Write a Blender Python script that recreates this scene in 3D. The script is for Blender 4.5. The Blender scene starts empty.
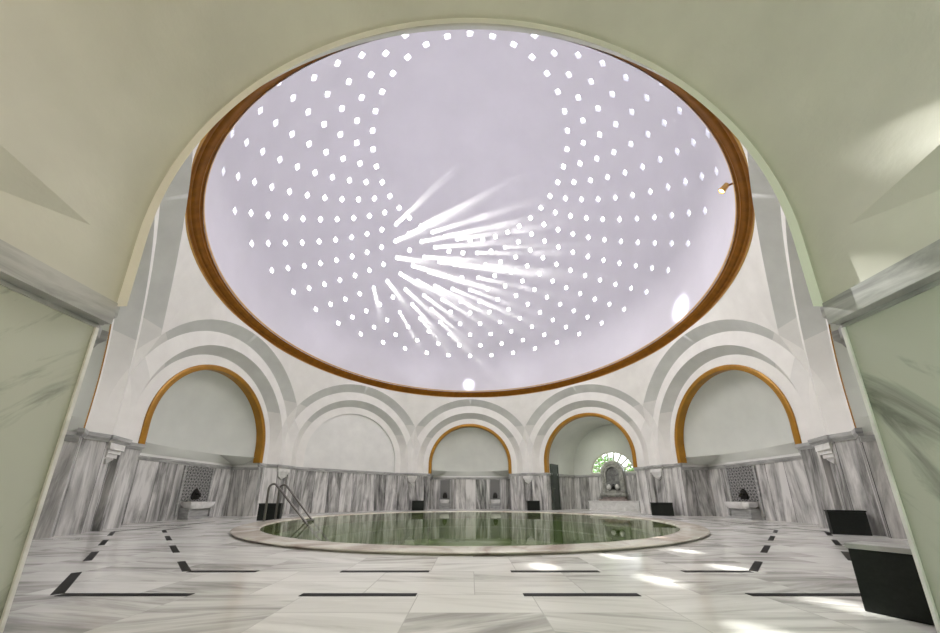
import bpy, math, random
from math import sin, cos, pi, radians, hypot, sqrt, atan2
from mathutils import Vector, Matrix
random.seed(7)
scene = bpy.context.scene
COL = scene.collection

# ------------------------------------------------------------------ measures
A = 7.567            # apothem of the octagonal hall
HW = 2.12            # half width of a niche
ZS = 2.33            # springing line of the arches
ZD = 1.83            # top of the marble dado
UF = 2.47            # half width of the flat arch face, then the splayed pier begins
C22, S22 = cos(radians(22.5)), sin(radians(22.5))
RING_R, RING_Z = 7.0, 5.89
DOME_C, DOME_R, DOME_B = (0.0, -0.115, 7.075), 6.83, .9551

# ------------------------------------------------------------------ node helpers
class NT:
    def __init__(s, name):
        s.m = bpy.data.materials.new(name); s.m.use_nodes = True
        s.t = s.m.node_tree; s.t.nodes.clear()
        s.out = s.t.nodes.new('ShaderNodeOutputMaterial')
    def n(s, typ, **kw):
        nd = s.t.nodes.new(typ)
        for k, v in kw.items(): setattr(nd, k, v)
        return nd
    def put(s, sock, v):
        if isinstance(v, bpy.types.NodeSocket): s.t.links.new(v, sock)
        elif v is not None: sock.default_value = v
    def math(s, op, a, b=None, c=None, clamp=False):
        nd = s.n('ShaderNodeMath', operation=op, use_clamp=clamp)
        for i, v in enumerate((a, b, c)): s.put(nd.inputs[i], v)
        return nd.outputs[0]
    def coord(s, kind='Object'): return s.n('ShaderNodeTexCoord').outputs[kind]
    def sep(s, v):
        nd = s.n('ShaderNodeSeparateXYZ'); s.put(nd.inputs[0], v); return nd.outputs
    def comb(s, x, y, z):
        nd = s.n('ShaderNodeCombineXYZ')
        for i, v in enumerate((x, y, z)): s.put(nd.inputs[i], v)
        return nd.outputs[0]
    def mapping(s, v, scale=(1,1,1), loc=(0,0,0), rot=(0,0,0)):
        nd = s.n('ShaderNodeMapping'); s.put(nd.inputs['Vector'], v)
        nd.inputs['Scale'].default_value = scale; nd.inputs['Location'].default_value = loc
        nd.inputs['Rotation'].default_value = rot
        return nd.outputs[0]
    def noise(s, v, scale=5, detail=4, rough=.55, dist=0):
        nd = s.n('ShaderNodeTexNoise'); s.put(nd.inputs['Vector'], v)
        nd.inputs['Scale'].default_value = scale; nd.inputs['Detail'].default_value = detail
        nd.inputs['Roughness'].default_value = rough; nd.inputs['Distortion'].default_value = dist
        return nd.outputs[0]
    def white(s, v):
        nd = s.n('ShaderNodeTexWhiteNoise', noise_dimensions='3D'); s.put(nd.inputs['Vector'], v)
        return nd.outputs['Value']
    def ramp(s, f, stops):
        nd = s.n('ShaderNodeValToRGB'); s.put(nd.inputs[0], f)
        cr = nd.color_ramp
        while len(cr.elements) < len(stops): cr.elements.new(.5)
        for e, (p, c) in zip(cr.elements, stops):
            e.position = p; e.color = (*c, 1) if len(c) == 3 else c
        return nd.outputs[0]
    def mix(s, f, a, b, blend='MIX'):
        nd = s.n('ShaderNodeMix', data_type='RGBA', blend_type=blend)
        s.put(nd.inputs['Factor'], f)
        s.put(nd.inputs[6], (*a, 1) if isinstance(a, tuple) and len(a) == 3 else a)
        s.put(nd.inputs[7], (*b, 1) if isinstance(b, tuple) and len(b) == 3 else b)
        return nd.outputs[2]
    def bump(s, h, strength=.2, dist=.02):
        nd = s.n('ShaderNodeBump'); s.put(nd.inputs['Height'], h)
        nd.inputs['Strength'].default_value = strength; nd.inputs['Distance'].default_value = dist
        return nd.outputs[0]
    def pbr(s, color, rough=.5, metal=0, normal=None, spec=.5, coat=0):
        b = s.n('ShaderNodeBsdfPrincipled')
        s.put(b.inputs['Base Color'], (*color, 1) if isinstance(color, tuple) and len(color) == 3 else color)
        s.put(b.inputs['Roughness'], rough); s.put(b.inputs['Metallic'], metal)
        s.put(b.inputs['Specular IOR Level'], spec); s.put(b.inputs['Coat Weight'], coat)
        if normal is not None: s.put(b.inputs['Normal'], normal)
        s.t.links.new(b.outputs[0], s.out.inputs['Surface'])
        return b

def m_plain(name, color, rough=.5, metal=0, spec=.5, var=.12, scale=6.0, bump=0.0):
    s = NT(name); v = s.coord()
    f = s.noise(v, scale, 5)
    dark = tuple(c*(1-var) for c in color); light = tuple(min(1, c*(1+var)) for c in color)
    nrm = s.bump(s.noise(v, scale*14, 4), bump, .01) if bump else None
    s.pbr(s.ramp(f, [(.3, dark), (.7, light)]), rough, metal, nrm, spec)
    return s.m

def m_plaster_bands():
    s = NT('painted_plaster_bands')
    # each bay folded onto one: u is measured along the bay's own arch, u2 along the next one
    x, y, z = s.sep(s.coord())
    th = s.math('ARCTAN2', x, y)
    ph = s.math('ABSOLUTE', s.math('SUBTRACT', th, s.math('MULTIPLY', s.math('ROUND', s.math('MULTIPLY', th, 4/pi)), pi/4)))
    rr = s.math('SQRT', s.math('ADD', s.math('MULTIPLY', x, x), s.math('MULTIPLY', y, y)))
    u = s.math('MULTIPLY', rr, s.math('SINE', ph))
    u2 = s.math('MULTIPLY', rr, s.math('SINE', s.math('SUBTRACT', pi/4, ph)))
    h = s.math('MAXIMUM', s.math('SUBTRACT', z, ZS), 0.0)
    h2 = s.math('MULTIPLY', h, h)
    def dist(x): return s.math('SQRT', s.math('ADD', s.math('MULTIPLY', x, x), h2))
    d1 = dist(u); d2 = dist(u2)
    def inside(d, lo, hi):
        return s.math('MULTIPLY', s.math('GREATER_THAN', d, lo), s.math('LESS_THAN', d, hi))
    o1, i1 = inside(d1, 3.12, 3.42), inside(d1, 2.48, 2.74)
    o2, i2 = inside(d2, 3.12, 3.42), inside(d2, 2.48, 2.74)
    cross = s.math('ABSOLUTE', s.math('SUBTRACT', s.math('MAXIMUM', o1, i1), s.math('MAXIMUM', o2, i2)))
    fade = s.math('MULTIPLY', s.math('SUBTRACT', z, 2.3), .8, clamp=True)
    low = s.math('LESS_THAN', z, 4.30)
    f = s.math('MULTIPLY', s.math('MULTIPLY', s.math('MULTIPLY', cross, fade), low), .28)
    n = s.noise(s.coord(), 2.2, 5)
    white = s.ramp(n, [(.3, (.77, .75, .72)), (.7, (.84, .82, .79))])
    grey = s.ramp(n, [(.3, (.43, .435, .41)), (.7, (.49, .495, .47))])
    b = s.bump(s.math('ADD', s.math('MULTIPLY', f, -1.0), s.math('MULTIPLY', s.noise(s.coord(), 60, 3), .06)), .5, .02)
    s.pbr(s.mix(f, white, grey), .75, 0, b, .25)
    return s.m

def m_marble_dado():
    """book of vertical marble slabs, U runs along the wall, V is height"""
    s = NT('grey_streaked_marble'); uv = s.sep(s.coord('UV'))
    u, v = uv[0], uv[1]
    cell = s.math('FLOOR', s.math('MULTIPLY', u, 1/.56))
    r1 = s.white(s.comb(cell, 3.3, .5)); r2 = s.white(s.comb(cell, 9.1, 2.5))
    slant = s.math('MULTIPLY', s.math('SUBTRACT', r2, .5), .22)
    uu = s.math('ADD', u, s.math('MULTIPLY', v, slant))
    p = s.comb(s.math('MULTIPLY', uu, 7.0), s.math('MULTIPLY', v, .55), s.math('MULTIPLY', r1, 40))
    f = s.noise(p, 1.0, 7, .62, .5)
    p2 = s.comb(s.math('MULTIPLY', uu, 2.6), s.math('MULTIPLY', v, .7), s.math('MULTIPLY', r2, 30))
    f2 = s.noise(p2, 1.0, 5, .6, 1.2)
    f = s.math('ADD', s.math('MULTIPLY', f, .62), s.math('MULTIPLY', f2, .38))
    f = s.math('ADD', f, s.math('MULTIPLY', s.math('SUBTRACT', r1, .5), .10))
    f = s.math('ADD', f, s.math('MULTIPLY', s.math('SUBTRACT', r2, .5), .06))
    col = s.ramp(f, [(.29, (.045, .045, .044)), (.40, (.20, .197, .19)), (.50, (.43, .42, .405)), (.61, (.71, .695, .675))])
    fr = s.math('FRACT', s.math('MULTIPLY', u, 1/.56))
    seam = s.math('LESS_THAN', fr, .018)
    col = s.mix(seam, col, (.10, .10, .10))
    s.pbr(col, .22, 0, None, .5)
    return s.m

def m_marble(name, light, dark, scale=(3, 3, 3), rough=.25, lo=.35, hi=.65, rot=(0,0,0)):
    s = NT(name); v = s.mapping(s.mapping(s.coord(), (1,1,1), (0,0,0), rot), scale)
    f = s.noise(v, 1.0, 7, .6, 1.0)
    s.pbr(s.ramp(f, [(lo, dark), (hi, light)]), rough)
    return s.m

def m_floor():
    s = NT('wet_marble_floor_slabs'); P = s.coord()
    x, y, _ = s.sep(P)
    W, Hh = .785, .35
    row = s.math('FLOOR', s.math('MULTIPLY', s.math('ADD', y, 6.9), 1/Hh))
    par = s.math('MULTIPLY', s.math('FLOORED_MODULO', row, 2.0), 0.0)
    xs = s.math('ADD', s.math('MULTIPLY', s.math('SUBTRACT', x, .03), 1/W), s.math('MULTIPLY', s.math('FLOORED_MODULO', s.math('FLOOR', s.math('MULTIPLY', row, .5)), 2.0), .5))
    colm = s.math('FLOOR', xs)
    r = s.white(s.comb(colm, row, 1.7)); r2 = s.white(s.comb(colm, row, 8.2))
    fx = s.math('FRACT', xs); fy = s.math('FRACT', s.math('MULTIPLY', s.math('ADD', y, 6.9), 1/Hh))
    joint = s.math('MAXIMUM', s.math('LESS_THAN', fx, .008), s.math('LESS_THAN', fy, .018))
    ang = s.math('MULTIPLY', s.math('SUBTRACT', r2, .5), .8)
    yy = s.math('ADD', y, s.math('MULTIPLY', x, ang))
    p = s.comb(s.math('MULTIPLY', x, .9), s.math('MULTIPLY', yy, 7.0), s.math('MULTIPLY', r, 30))
    f = s.noise(p, 1.0, 6, .6, .6)
    f = s.math('ADD', f, s.math('MULTIPLY', s.math('SUBTRACT', r, .38), .34))
    col = s.ramp(f, [(.22, (.26, .255, .24)), (.38, (.47, .46, .435)), (.50, (.67, .66, .63)), (.70, (.80, .79, .76))])
    col = s.mix(joint, col, (.52, .51, .49))
    rough = s.math('ADD', .09, s.math('MULTIPLY', s.noise(P, 2.2, 4), .16))
    s.pbr(col, rough, 0, s.bump(s.noise(P, 5, 3), .04, .02), .6)
    return s.m

def m_lattice():
    s = NT('carved_lattice_marble'); uv = s.coord('UV')
    x, y, _ = s.sep(uv)
    def tri(v, k):
        return s.math('ABSOLUTE', s.math('SUBTRACT', s.math('FRACT', s.math('MULTIPLY', v, k)), .5))
    k = 11.0
    a = tri(s.math('ADD', x, y), k*.7); b = tri(s.math('SUBTRACT', x, y), k*.7)
    c = tri(x, k); d = tri(y, k)
    m = s.math('MINIMUM', s.math('MINIMUM', a, b), s.math('MINIMUM', c, d))
    line = s.math('LESS_THAN', m, .085)
    nrm = s.bump(line, 1.0, .03)
    s.pbr(s.mix(line, (.075, .075, .075), (.36, .355, .345)), .4, 0, nrm)
    return s.m

def m_water():
    s = NT('green_pool_water'); P = s.coord()
    nrm = s.bump(s.noise(s.mapping(P, (1, 1, 1)), 1.6, 3, .5), .10, .012)
    fr = s.n('ShaderNodeFresnel'); fr.inputs['IOR'].default_value = 1.36; s.put(fr.inputs['Normal'], nrm)
    g = s.n('ShaderNodeBsdfGlossy'); g.inputs['Roughness'].default_value = .012
    g.inputs['Color'].default_value = (.93, .95, .9, 1); s.put(g.inputs['Normal'], nrm)
    t = s.n('ShaderNodeBsdfTransparent'); t.inputs['Color'].default_value = (.59, .66, .48, 1)
    mx = s.n('ShaderNodeMixShader'); s.put(mx.inputs[0], fr.outputs[0])
    s.t.links.new(t.outputs[0], mx.inputs[1]); s.t.links.new(g.outputs[0], mx.inputs[2])
    s.t.links.new(mx.outputs[0], s.out.inputs['Surface'])
    return s.m

def m_frosted():
    s = NT('frosted_skylight_glass')
    t = s.n('ShaderNodeBsdfTranslucent'); t.inputs['Color'].default_value = (.95, .96, .97, 1)
    g = s.n('ShaderNodeBsdfGlossy'); g.inputs['Roughness'].default_value = .2
    mx = s.n('ShaderNodeMixShader'); mx.inputs[0].default_value = .04
    s.t.links.new(t.outputs[0], mx.inputs[1]); s.t.links.new(g.outputs[0], mx.inputs[2])
    s.t.links.new(mx.outputs[0], s.out.inputs['Surface'])
    return s.m

def m_clear(name='clear_glass'):
    s = NT(name)
    t = s.n('ShaderNodeBsdfTransparent'); t.inputs['Color'].default_value = (.96, .98, .97, 1)
    g = s.n('ShaderNodeBsdfGlossy'); g.inputs['Roughness'].default_value = .05
    fr = s.n('ShaderNodeFresnel'); fr.inputs['IOR'].default_value = 1.2
    mx = s.n('ShaderNodeMixShader'); s.put(mx.inputs[0], fr.outputs[0])
    s.t.links.new(t.outputs[0], mx.inputs[1]); s.t.links.new(g.outputs[0], mx.inputs[2])
    s.t.links.new(mx.outputs[0], s.out.inputs['Surface'])
    return s.m

def m_emit(name, col, k):
    s = NT(name); e = s.n('ShaderNodeEmission'); e.inputs[0].default_value = (*col, 1); e.inputs[1].default_value = k
    s.t.links.new(e.outputs[0], s.out.inputs['Surface']); return s.m

def m_steam():
    s = NT('drifting_steam'); P = s.coord()
    f = s.math('MULTIPLY', s.math('ADD', s.sep(P)[2], 3.6), 1/7.2, clamp=True)   # denser towards the crown
    f = s.math('POWER', f, 1.5)
    d = s.math('MULTIPLY', f, STEAM)
    v = s.n('ShaderNodeVolumeScatter'); s.put(v.inputs['Density'], d)
    v.inputs['Color'].default_value = (1, .99, .98, 1); v.inputs['Anisotropy'].default_value = .55
    s.t.links.new(v.outputs[0], s.out.inputs['Volume'])
    return s.m

STEAM = .2
PL = m_plain('white_plaster', (.76, .755, .73), .8, 0, .25, .05, 2.0, .06)
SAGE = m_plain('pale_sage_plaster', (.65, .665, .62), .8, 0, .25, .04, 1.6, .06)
PLN = m_plain('cream_plaster', (.63, .62, .555), .8, 0, .25, .07, 1.4, .25)
DOMEM = m_plain('lilac_white_dome_plaster', (.69, .665, .73), .85, 0, .2, .03, .9, .05)
BAND = m_plaster_bands()
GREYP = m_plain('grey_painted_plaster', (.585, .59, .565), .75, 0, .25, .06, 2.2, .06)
MARB = m_marble_dado()
FLOOR = m_floor()
CORN = m_marble('grey_marble_moulding', (.50, .50, .485), (.27, .27, .265), (2, 2, 9), .3)
JAMB = m_marble('pale_green_grey_marble_lining', (.50, .52, .45), (.20, .21, .18), (.9, .8, 4.2), .16, .30, .47, (-.95, 0, 0))
WHITEM = m_marble('white_marble', (.82, .81, .79), (.62, .61, .59), (3, 3, 4), .3)
CURB = m_marble('cream_and_brown_marble', (.66, .63, .55), (.36, .29, .245), (1.3, 1.3, 6), .22, .34, .6)
GOLD = m_plain('ochre_gilded_trim', (.37, .175, .011), .38, .25, .5, .15, 3.0)
RINGM = m_plain('brown_varnished_ring', (.215, .08, .006), .55, 0, .1, .2, 5.0)
GOLDL = m_plain('gilded_edge', (.62, .36, .10), .4, .2, .5, .1, 5.0)
BLACK = m_plain('black_granite', (.007, .0095, .0075), .45, 0, .3, .5, 40.0)
INLAY = m_plain('black_stone_inlay', (.010, .010, .010), .55, 0, .12, .3, 10.0)
STEEL = m_plain('brushed_steel', (.20, .19, .175), .3, .9, .5, .1, 20)
TAPM = m_plain('dark_bronze', (.02, .018, .016), .35, .4, .5, .3, 20)
LATT = m_lattice()
WATER = m_water()
BASIN = m_plain('pale_green_pool_tile', (.34, .41, .215), .4, 0, .4, .2, 1.5)
FROST = m_frosted(); CLEAR = m_clear()
DOORM = m_plain('dark_green_grey_door', (.055, .065, .055), .4, 0, .4, .2, 4)
STONE = m_marble('weathered_fountain_marble', (.42, .42, .38), (.20, .20, .18), (4, 4, 4), .45)
PINK = m_marble('pink_grey_marble', (.40, .33, .30), (.22, .18, .17), (4, 4, 4), .35)
LEAF = m_plain('green_leaves', (.10, .22, .045), .5, 0, .4, .5, 3)
BARK = m_plain('brown_bark', (.12, .08, .05), .8)
WOODW = m_plain('cream_window_bars', (.55, .55, .45), .5)
LAMPW = m_emit('warm_lamp_lens', (1, .72, .25), 22)

# ------------------------------------------------------------------ mesh helpers
class MB:
    def __init__(s): s.v = []; s.f = []; s.uv = []; s.mi = []
    def face(s, pts, uvs=None, mi=0):
        b = len(s.v); s.v += [tuple(p) for p in pts]
        s.f.append(tuple(range(b, b+len(pts)))); s.mi.append(mi)
        s.uv.append(uvs if uvs else [(0, 0)]*len(pts))
    def grid(s, rows, uvrows=None, mi=0, close=False):
        n = len(rows[0])
        for i in range(len(rows)-1):
            for j in range(n if close else n-1):
                k = (j+1) % n
                q = [rows[i][j], rows[i][k], rows[i+1][k], rows[i+1][j]]
                uq = [uvrows[i][j], uvrows[i][k], uvrows[i+1][k], uvrows[i+1][j]] if uvrows else None
                s.face(q, uq, mi)
    def box(s, x0, x1, y0, y1, z0, z1, xf=None, mi=0):
        c = [(x0,y0,z0),(x1,y0,z0),(x1,y1,z0),(x0,y1,z0),(x0,y0,z1),(x1,y0,z1),(x1,y1,z1),(x0,y1,z1)]
        if xf: c = [xf(*p) for p in c]
        for q in ((0,3,2,1),(4,5,6,7),(0,1,5,4),(1,2,6,5),(2,3,7,6),(3,0,4,7)):
            s.face([c[i] for i in q], None, mi)
    def prism(s, poly, z0, z1, mi=0):
        n = len(poly)
        s.face([(*p, z0) for p in reversed(poly)], None, mi); s.face([(*p, z1) for p in poly], None, mi)
        for i in range(n):
            p, q = poly[i], poly[(i+1) % n]
            s.face([(*p, z0), (*q, z0), (*q, z1), (*p, z1)], None, mi)
    def build(s, name, mats, parent=None, smooth=None, merge=1e-4, loc=None, bevel=0):
        import bmesh
        o_loc = Vector(loc) if loc else Vector((0,0,0))
        me = bpy.data.meshes.new(name)
        me.from_pydata([tuple(Vector(p)-o_loc) for p in s.v], [], s.f)
        ul = me.uv_layers.new(name='UVMap'); k = 0
        for u in s.uv:
            for c in u: ul.data[k].uv = c; k += 1
        for m in (mats if isinstance(mats, (list, tuple)) else [mats]): me.materials.append(m)
        for p, m in zip(me.polygons, s.mi): p.material_index = m
        bm = bmesh.new(); bm.from_mesh(me)
        if merge: bmesh.ops.remove_doubles(bm, verts=bm.verts, dist=merge)
        bmesh.ops.recalc_face_normals(bm, faces=bm.faces)
        if bevel:
            bmesh.ops.bevel(bm, geom=[e for e in bm.edges if len(e.link_faces) == 2 and e.calc_face_angle(0) > .6],
                            offset=bevel, segments=2, affect='EDGES', profile=.6)
        bm.to_mesh(me); bm.free()
        if smooth is not None:
            me.polygons.foreach_set('use_smooth', [True]*len(me.polygons))
            me.set_sharp_from_angle(angle=radians(smooth))
        o = bpy.data.objects.new(name, me); COL.objects.link(o); o.location = o_loc
        if parent:
            o.parent = parent; o.location = o_loc - Vector(parent.location) if not parent.rotation_euler.z else o_loc
        return o

def tube(mb, pts, r, n=12, mi=0, closed_ends=True):
    pts = [Vector(p) for p in pts]; rings = []
    up = Vector((0, 0, 1))
    for i, p in enumerate(pts):
        d = (pts[min(i+1, len(pts)-1)] - pts[max(i-1, 0)]).normalized()
        a = d.cross(up)
        if a.length < 1e-3: a = d.cross(Vector((0, 1, 0)))
        a.normalize(); b = a.cross(d)
        rr = r[i] if isinstance(r, (list, tuple)) else r
        rings.append([p + (a*cos(t)+b*sin(t))*rr for t in [2*pi*k/n for k in range(n)]])
    mb.grid(rings, None, mi, True)
    if closed_ends: mb.face(rings[0], None, mi); mb.face(rings[-1], None, mi)

def lathe(mb, prof, c=(0, 0, 0), n=96, mi=0, a0=0, a1=2*pi):
    full = abs(a1-a0-2*pi) < 1e-6
    rows = []
    for r, z in prof:
        rows.append([(c[0]+r*sin(a0+(a1-a0)*k/n), c[1]+r*cos(a0+(a1-a0)*k/n), c[2]+z) for k in range(n if full else n+1)])
    mb.grid(rows, None, mi, full)

def empty(name, loc, rz=0):
    o = bpy.data.objects.new(name, None); COL.objects.link(o)
    o.location = loc; o.rotation_euler = (0, 0, rz); o.empty_display_size = .1
    return o
def tag(o, label, cat, group=None, kind=None):
    o['label'] = label; o['category'] = cat
    if group: o['group'] = group
    if kind: o['kind'] = kind
    return o
def struct(o, label=None, cat=None):
    o['kind'] = 'structure'
    if label: o['label'] = label
    if cat: o['category'] = cat
    return o

def frame(az):
    t = radians(az); return Vector((sin(t), cos(t), 0)), Vector((cos(t), -sin(t), 0))
def P(az, u, d, z):
    n, t = frame(az); p = n*(A+d) + t*u
    return (p.x, p.y, z)
def wallpt(az, u, z): return P(az, u, 0, z)

def outline(hw, z0, r=None, n=56):
    """opening outline from right foot, over the arch, to left foot"""
    pts = [(hw, z0 + (ZS-z0)*i/4) for i in range(4)]
    pts += [(hw*cos(pi*i/n), ZS + hw*sin(pi*i/n)) for i in range(n+1)]
    pts += [(-hw, ZS - (ZS-z0)*i/4) for i in range(1, 5)]
    return pts

SIDES = [(0, 'far'), (45, 'far_right'), (90, 'right'), (135, 'near_right'), (180, 'near'),
         (-135, 'near_left'), (-90, 'left'), (-45, 'far_left')]

# ------------------------------------------------------------------ bays
# stepped, splayed arches round every opening: (radius from the arch centre, distance of that edge from the hall axis)
STEPS = [(2.15, A), (2.30, A), (2.48, A), (2.74, 7.255), (2.92, 7.255), (3.12, 7.255), (3.42, 6.955)]
def upper_wall(az, hole):
    import bmesh
    mb = MB()
    top = RING_Z + .03
    n, t = frame(az)
    rows = []
    for d, nn in [(hole, A)] + STEPS[1:]:
        rows.append([tuple(n*nn + t*u + Vector((0, 0, z))) for u, z in outline(d, ZD - .015, None, 120)])
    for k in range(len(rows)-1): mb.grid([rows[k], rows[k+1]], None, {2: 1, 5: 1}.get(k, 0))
    # spandrel from the outermost edge up to the dome ring
    d, nn = STEPS[-1]
    ac = math.acos(nn*math.tan(radians(22.5))/d)
    N = 64; al = [ac + (pi-2*ac)*i/N for i in range(N+1)]
    lo = [n*nn + t*(d*cos(a)) + Vector((0, 0, ZS+d*sin(a))) for a in al]
    hi = []
    for a in al:
        ph = (pi/2-a)/(pi/2-ac)*radians(22.5)
        hi.append(n*(RING_R*cos(ph)) + t*(RING_R*sin(ph)) + Vector((0, 0, top)))
    sp = []
    for f in [0, .15, .3, .45, .6, .75, .9, 1]:
        sp.append([tuple(a + (b-a)*f) for a, b in zip(lo, hi)])
    mb.grid(sp, None, 0)
    return mb
def clip_bay(o, az):
    """cut a bay where it meets its neighbours, on the planes through the hall axis; keep grey paint above the crossings"""
    import bmesh
    bm = bmesh.new(); bm.from_mesh(o.data)
    for sg in (1, -1):
        n, t = frame(az + sg*22.5)
        geom = bm.verts[:] + bm.edges[:] + bm.faces[:]
        bmesh.ops.bisect_plane(bm, geom=geom, dist=1e-5, plane_co=(0, 0, 0), plane_no=tuple(t*sg), clear_outer=True)
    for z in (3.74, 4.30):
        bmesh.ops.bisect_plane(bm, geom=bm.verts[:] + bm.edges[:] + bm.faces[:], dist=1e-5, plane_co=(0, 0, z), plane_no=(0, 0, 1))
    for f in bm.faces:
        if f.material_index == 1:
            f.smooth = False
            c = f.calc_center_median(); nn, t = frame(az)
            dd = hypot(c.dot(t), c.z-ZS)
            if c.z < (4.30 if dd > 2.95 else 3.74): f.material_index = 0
    bm.to_mesh(o.data); bm.free()
    o.data.set_sharp_from_angle(angle=radians(14))

def arch_trim(az, r0, r1, d0, d1, z0=ZD, crown=False):
    mb = MB(); o0, o1 = outline(r0, z0), outline(r1, z0)
    mid = outline((r0+r1)/2, z0)
    def W(p, d):
        if crown and d < 0: d *= max(.05, (p[1]-ZS)/2.2)**1.3 if p[1] > ZS + .1 else .02
        n, t = frame(az); q = Vector(wallpt(az, p[0], p[1])) + n*d
        return tuple(q)
    e = .012
    rr = lambda f: outline(r0+(r1-r0)*f, z0)
    prof = [(o1, d1), (o1, d0+e), (rr(.9), d0), (rr(.62), d0), (rr(.55), d0+e), (rr(.1), d0+e), (o0, d0+2*e), (o0, d1)]
    rows = [[W(p, d) for p in o] for o, d in prof]
    mb.grid(rows)
    mb.face([r[0] for r in rows]); mb.face([r[-1] for r in rows])
    return mb

def niche_plan(az, hw, D, z0, z1, cham=0):
    pts = [(hw, 0), (hw, D), (-hw, D), (-hw, 0)]
    return pts

def wall_strip(mb, az, pts, z0, z1, s0=0, mi=0):
    s = s0
    for (u0, d0), (u1, d1) in zip(pts, pts[1:]):
        L = hypot(u1-u0, d1-d0); N = max(1, int(L/.5))
        for i in range(N):
            a, b = i/N, (i+1)/N
            p = lambda f: (u0+(u1-u0)*f, d0+(d1-d0)*f)
            A0, B0 = p(a), p(b)
            mb.face([P(az, *A0, z0), P(az, *B0, z0), P(az, *B0, z1), P(az, *A0, z1)],
                    [(s+L*a, z0), (s+L*b, z0), (s+L*b, z1), (s+L*a, z1)], mi)
        s += L
    return s

def moulding(mb, az, hw, D, prof):
    """prof: list of (offset towards room, z); runs round the three niche walls"""
    rows = []
    for off, z in prof:
        rows.append([P(az, hw-off, 0, z), P(az, hw-off, D-off, z), P(az, -hw+off, D-off, z), P(az, -hw+off, 0, z)])
    mb.grid(rows)
    mb.face([r[0] for r in rows]); mb.face([r[-1] for r in rows])

def niche_vault(az, hw, D, zc, zb, tfan):
    """zigzag belt of plaster triangles over the dado and a half dome above"""
    mb = MB(); mt = MB()
    out = outline(hw, zb)
    NB = 22
    rows = []
    rows.append([wallpt(az, u, z) for u, z in out])
    for i in range(NB+1):
        b = (pi/2)*i/NB
        rows.append([P(az, u*cos(b), D*sin(b), zb+(z-zb)*cos(b)) for u, z in out])
    mb.grid(rows)
    # belt
    T = [radians(t) for t in tfan]
    Tp = [(hw*cos(t), D*sin(t)) for t in T]
    nt = len(Tp)
    # rectangle points: apexes of the hanging triangles
    per = [(hw, 0), (hw, D), (-hw, D), (-hw, 0)]
    Lp = [D, 2*hw, D]; tot = sum(Lp)
    def rect(f):
        s = f*tot
        for (a, b), L in zip(zip(per, per[1:]), Lp):
            if s <= L: return (a[0]+(b[0]-a[0])*s/L, a[1]+(b[1]-a[1])*s/L), None
            s -= L
        return per[-1], None
    def fpos(q):
        if abs(q[0]-hw) < 1e-6: return q[1]/tot
        if abs(q[1]-D) < 1e-6: return (D+hw-q[0])/tot
        return (D+2*hw+D-q[1])/tot
    def ray(t):
        c, s_ = cos(t), sin(t)
        k = min(hw/abs(c) if abs(c) > 1e-6 else 1e9, D/s_ if s_ > 1e-6 else 1e9)
        return (c*k, s_*k)
    apex = [ray(atan2(sin((T[i]+T[i+1])/2)*D, cos((T[i]+T[i+1])/2)*hw)) for i in range(nt-1)]
    for t0, t1 in ((0, T[0]), (T[-1], pi)):
        mb.face([P(az, hw*cos(t0+(t1-t0)*k/6), D*sin(t0+(t1-t0)*k/6), zb) for k in range(7)])
    mb.face([P(az, hw, 0, zc), P(az, hw, 0, zb), P(az, *Tp[0], zb)])
    mb.face([P(az, -hw, 0, zc), P(az, -hw, 0, zb), P(az, *Tp[-1], zb)])
    for i in range(nt-1):
        mb.face([P(az, *Tp[i], zb), P(az, *apex[i], zc), P(az, *Tp[i+1], zb)])
        arc = [T[i]+(T[i+1]-T[i])*k/8 for k in range(9)]
        mb.face([P(az, hw*cos(t), D*sin(t), zb) for t in arc])
    bounds = [per[0]] + apex + [per[-1]]
    for i in range(nt):
        a, b = bounds[i], bounds[i+1]
        fa, fb = fpos(a), fpos(b)
        chain = [a] + [c for c in per[1:3] if fa < fpos(c) < fb] + [b]
        for p, q in zip(chain, chain[1:]):
            if (Vector(p)-Vector(q)).length < 1e-5: continue
            mb.face([P(az, *p, zc), P(az, *q, zc), P(az, *Tp[i], zb)])
    return mb

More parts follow.
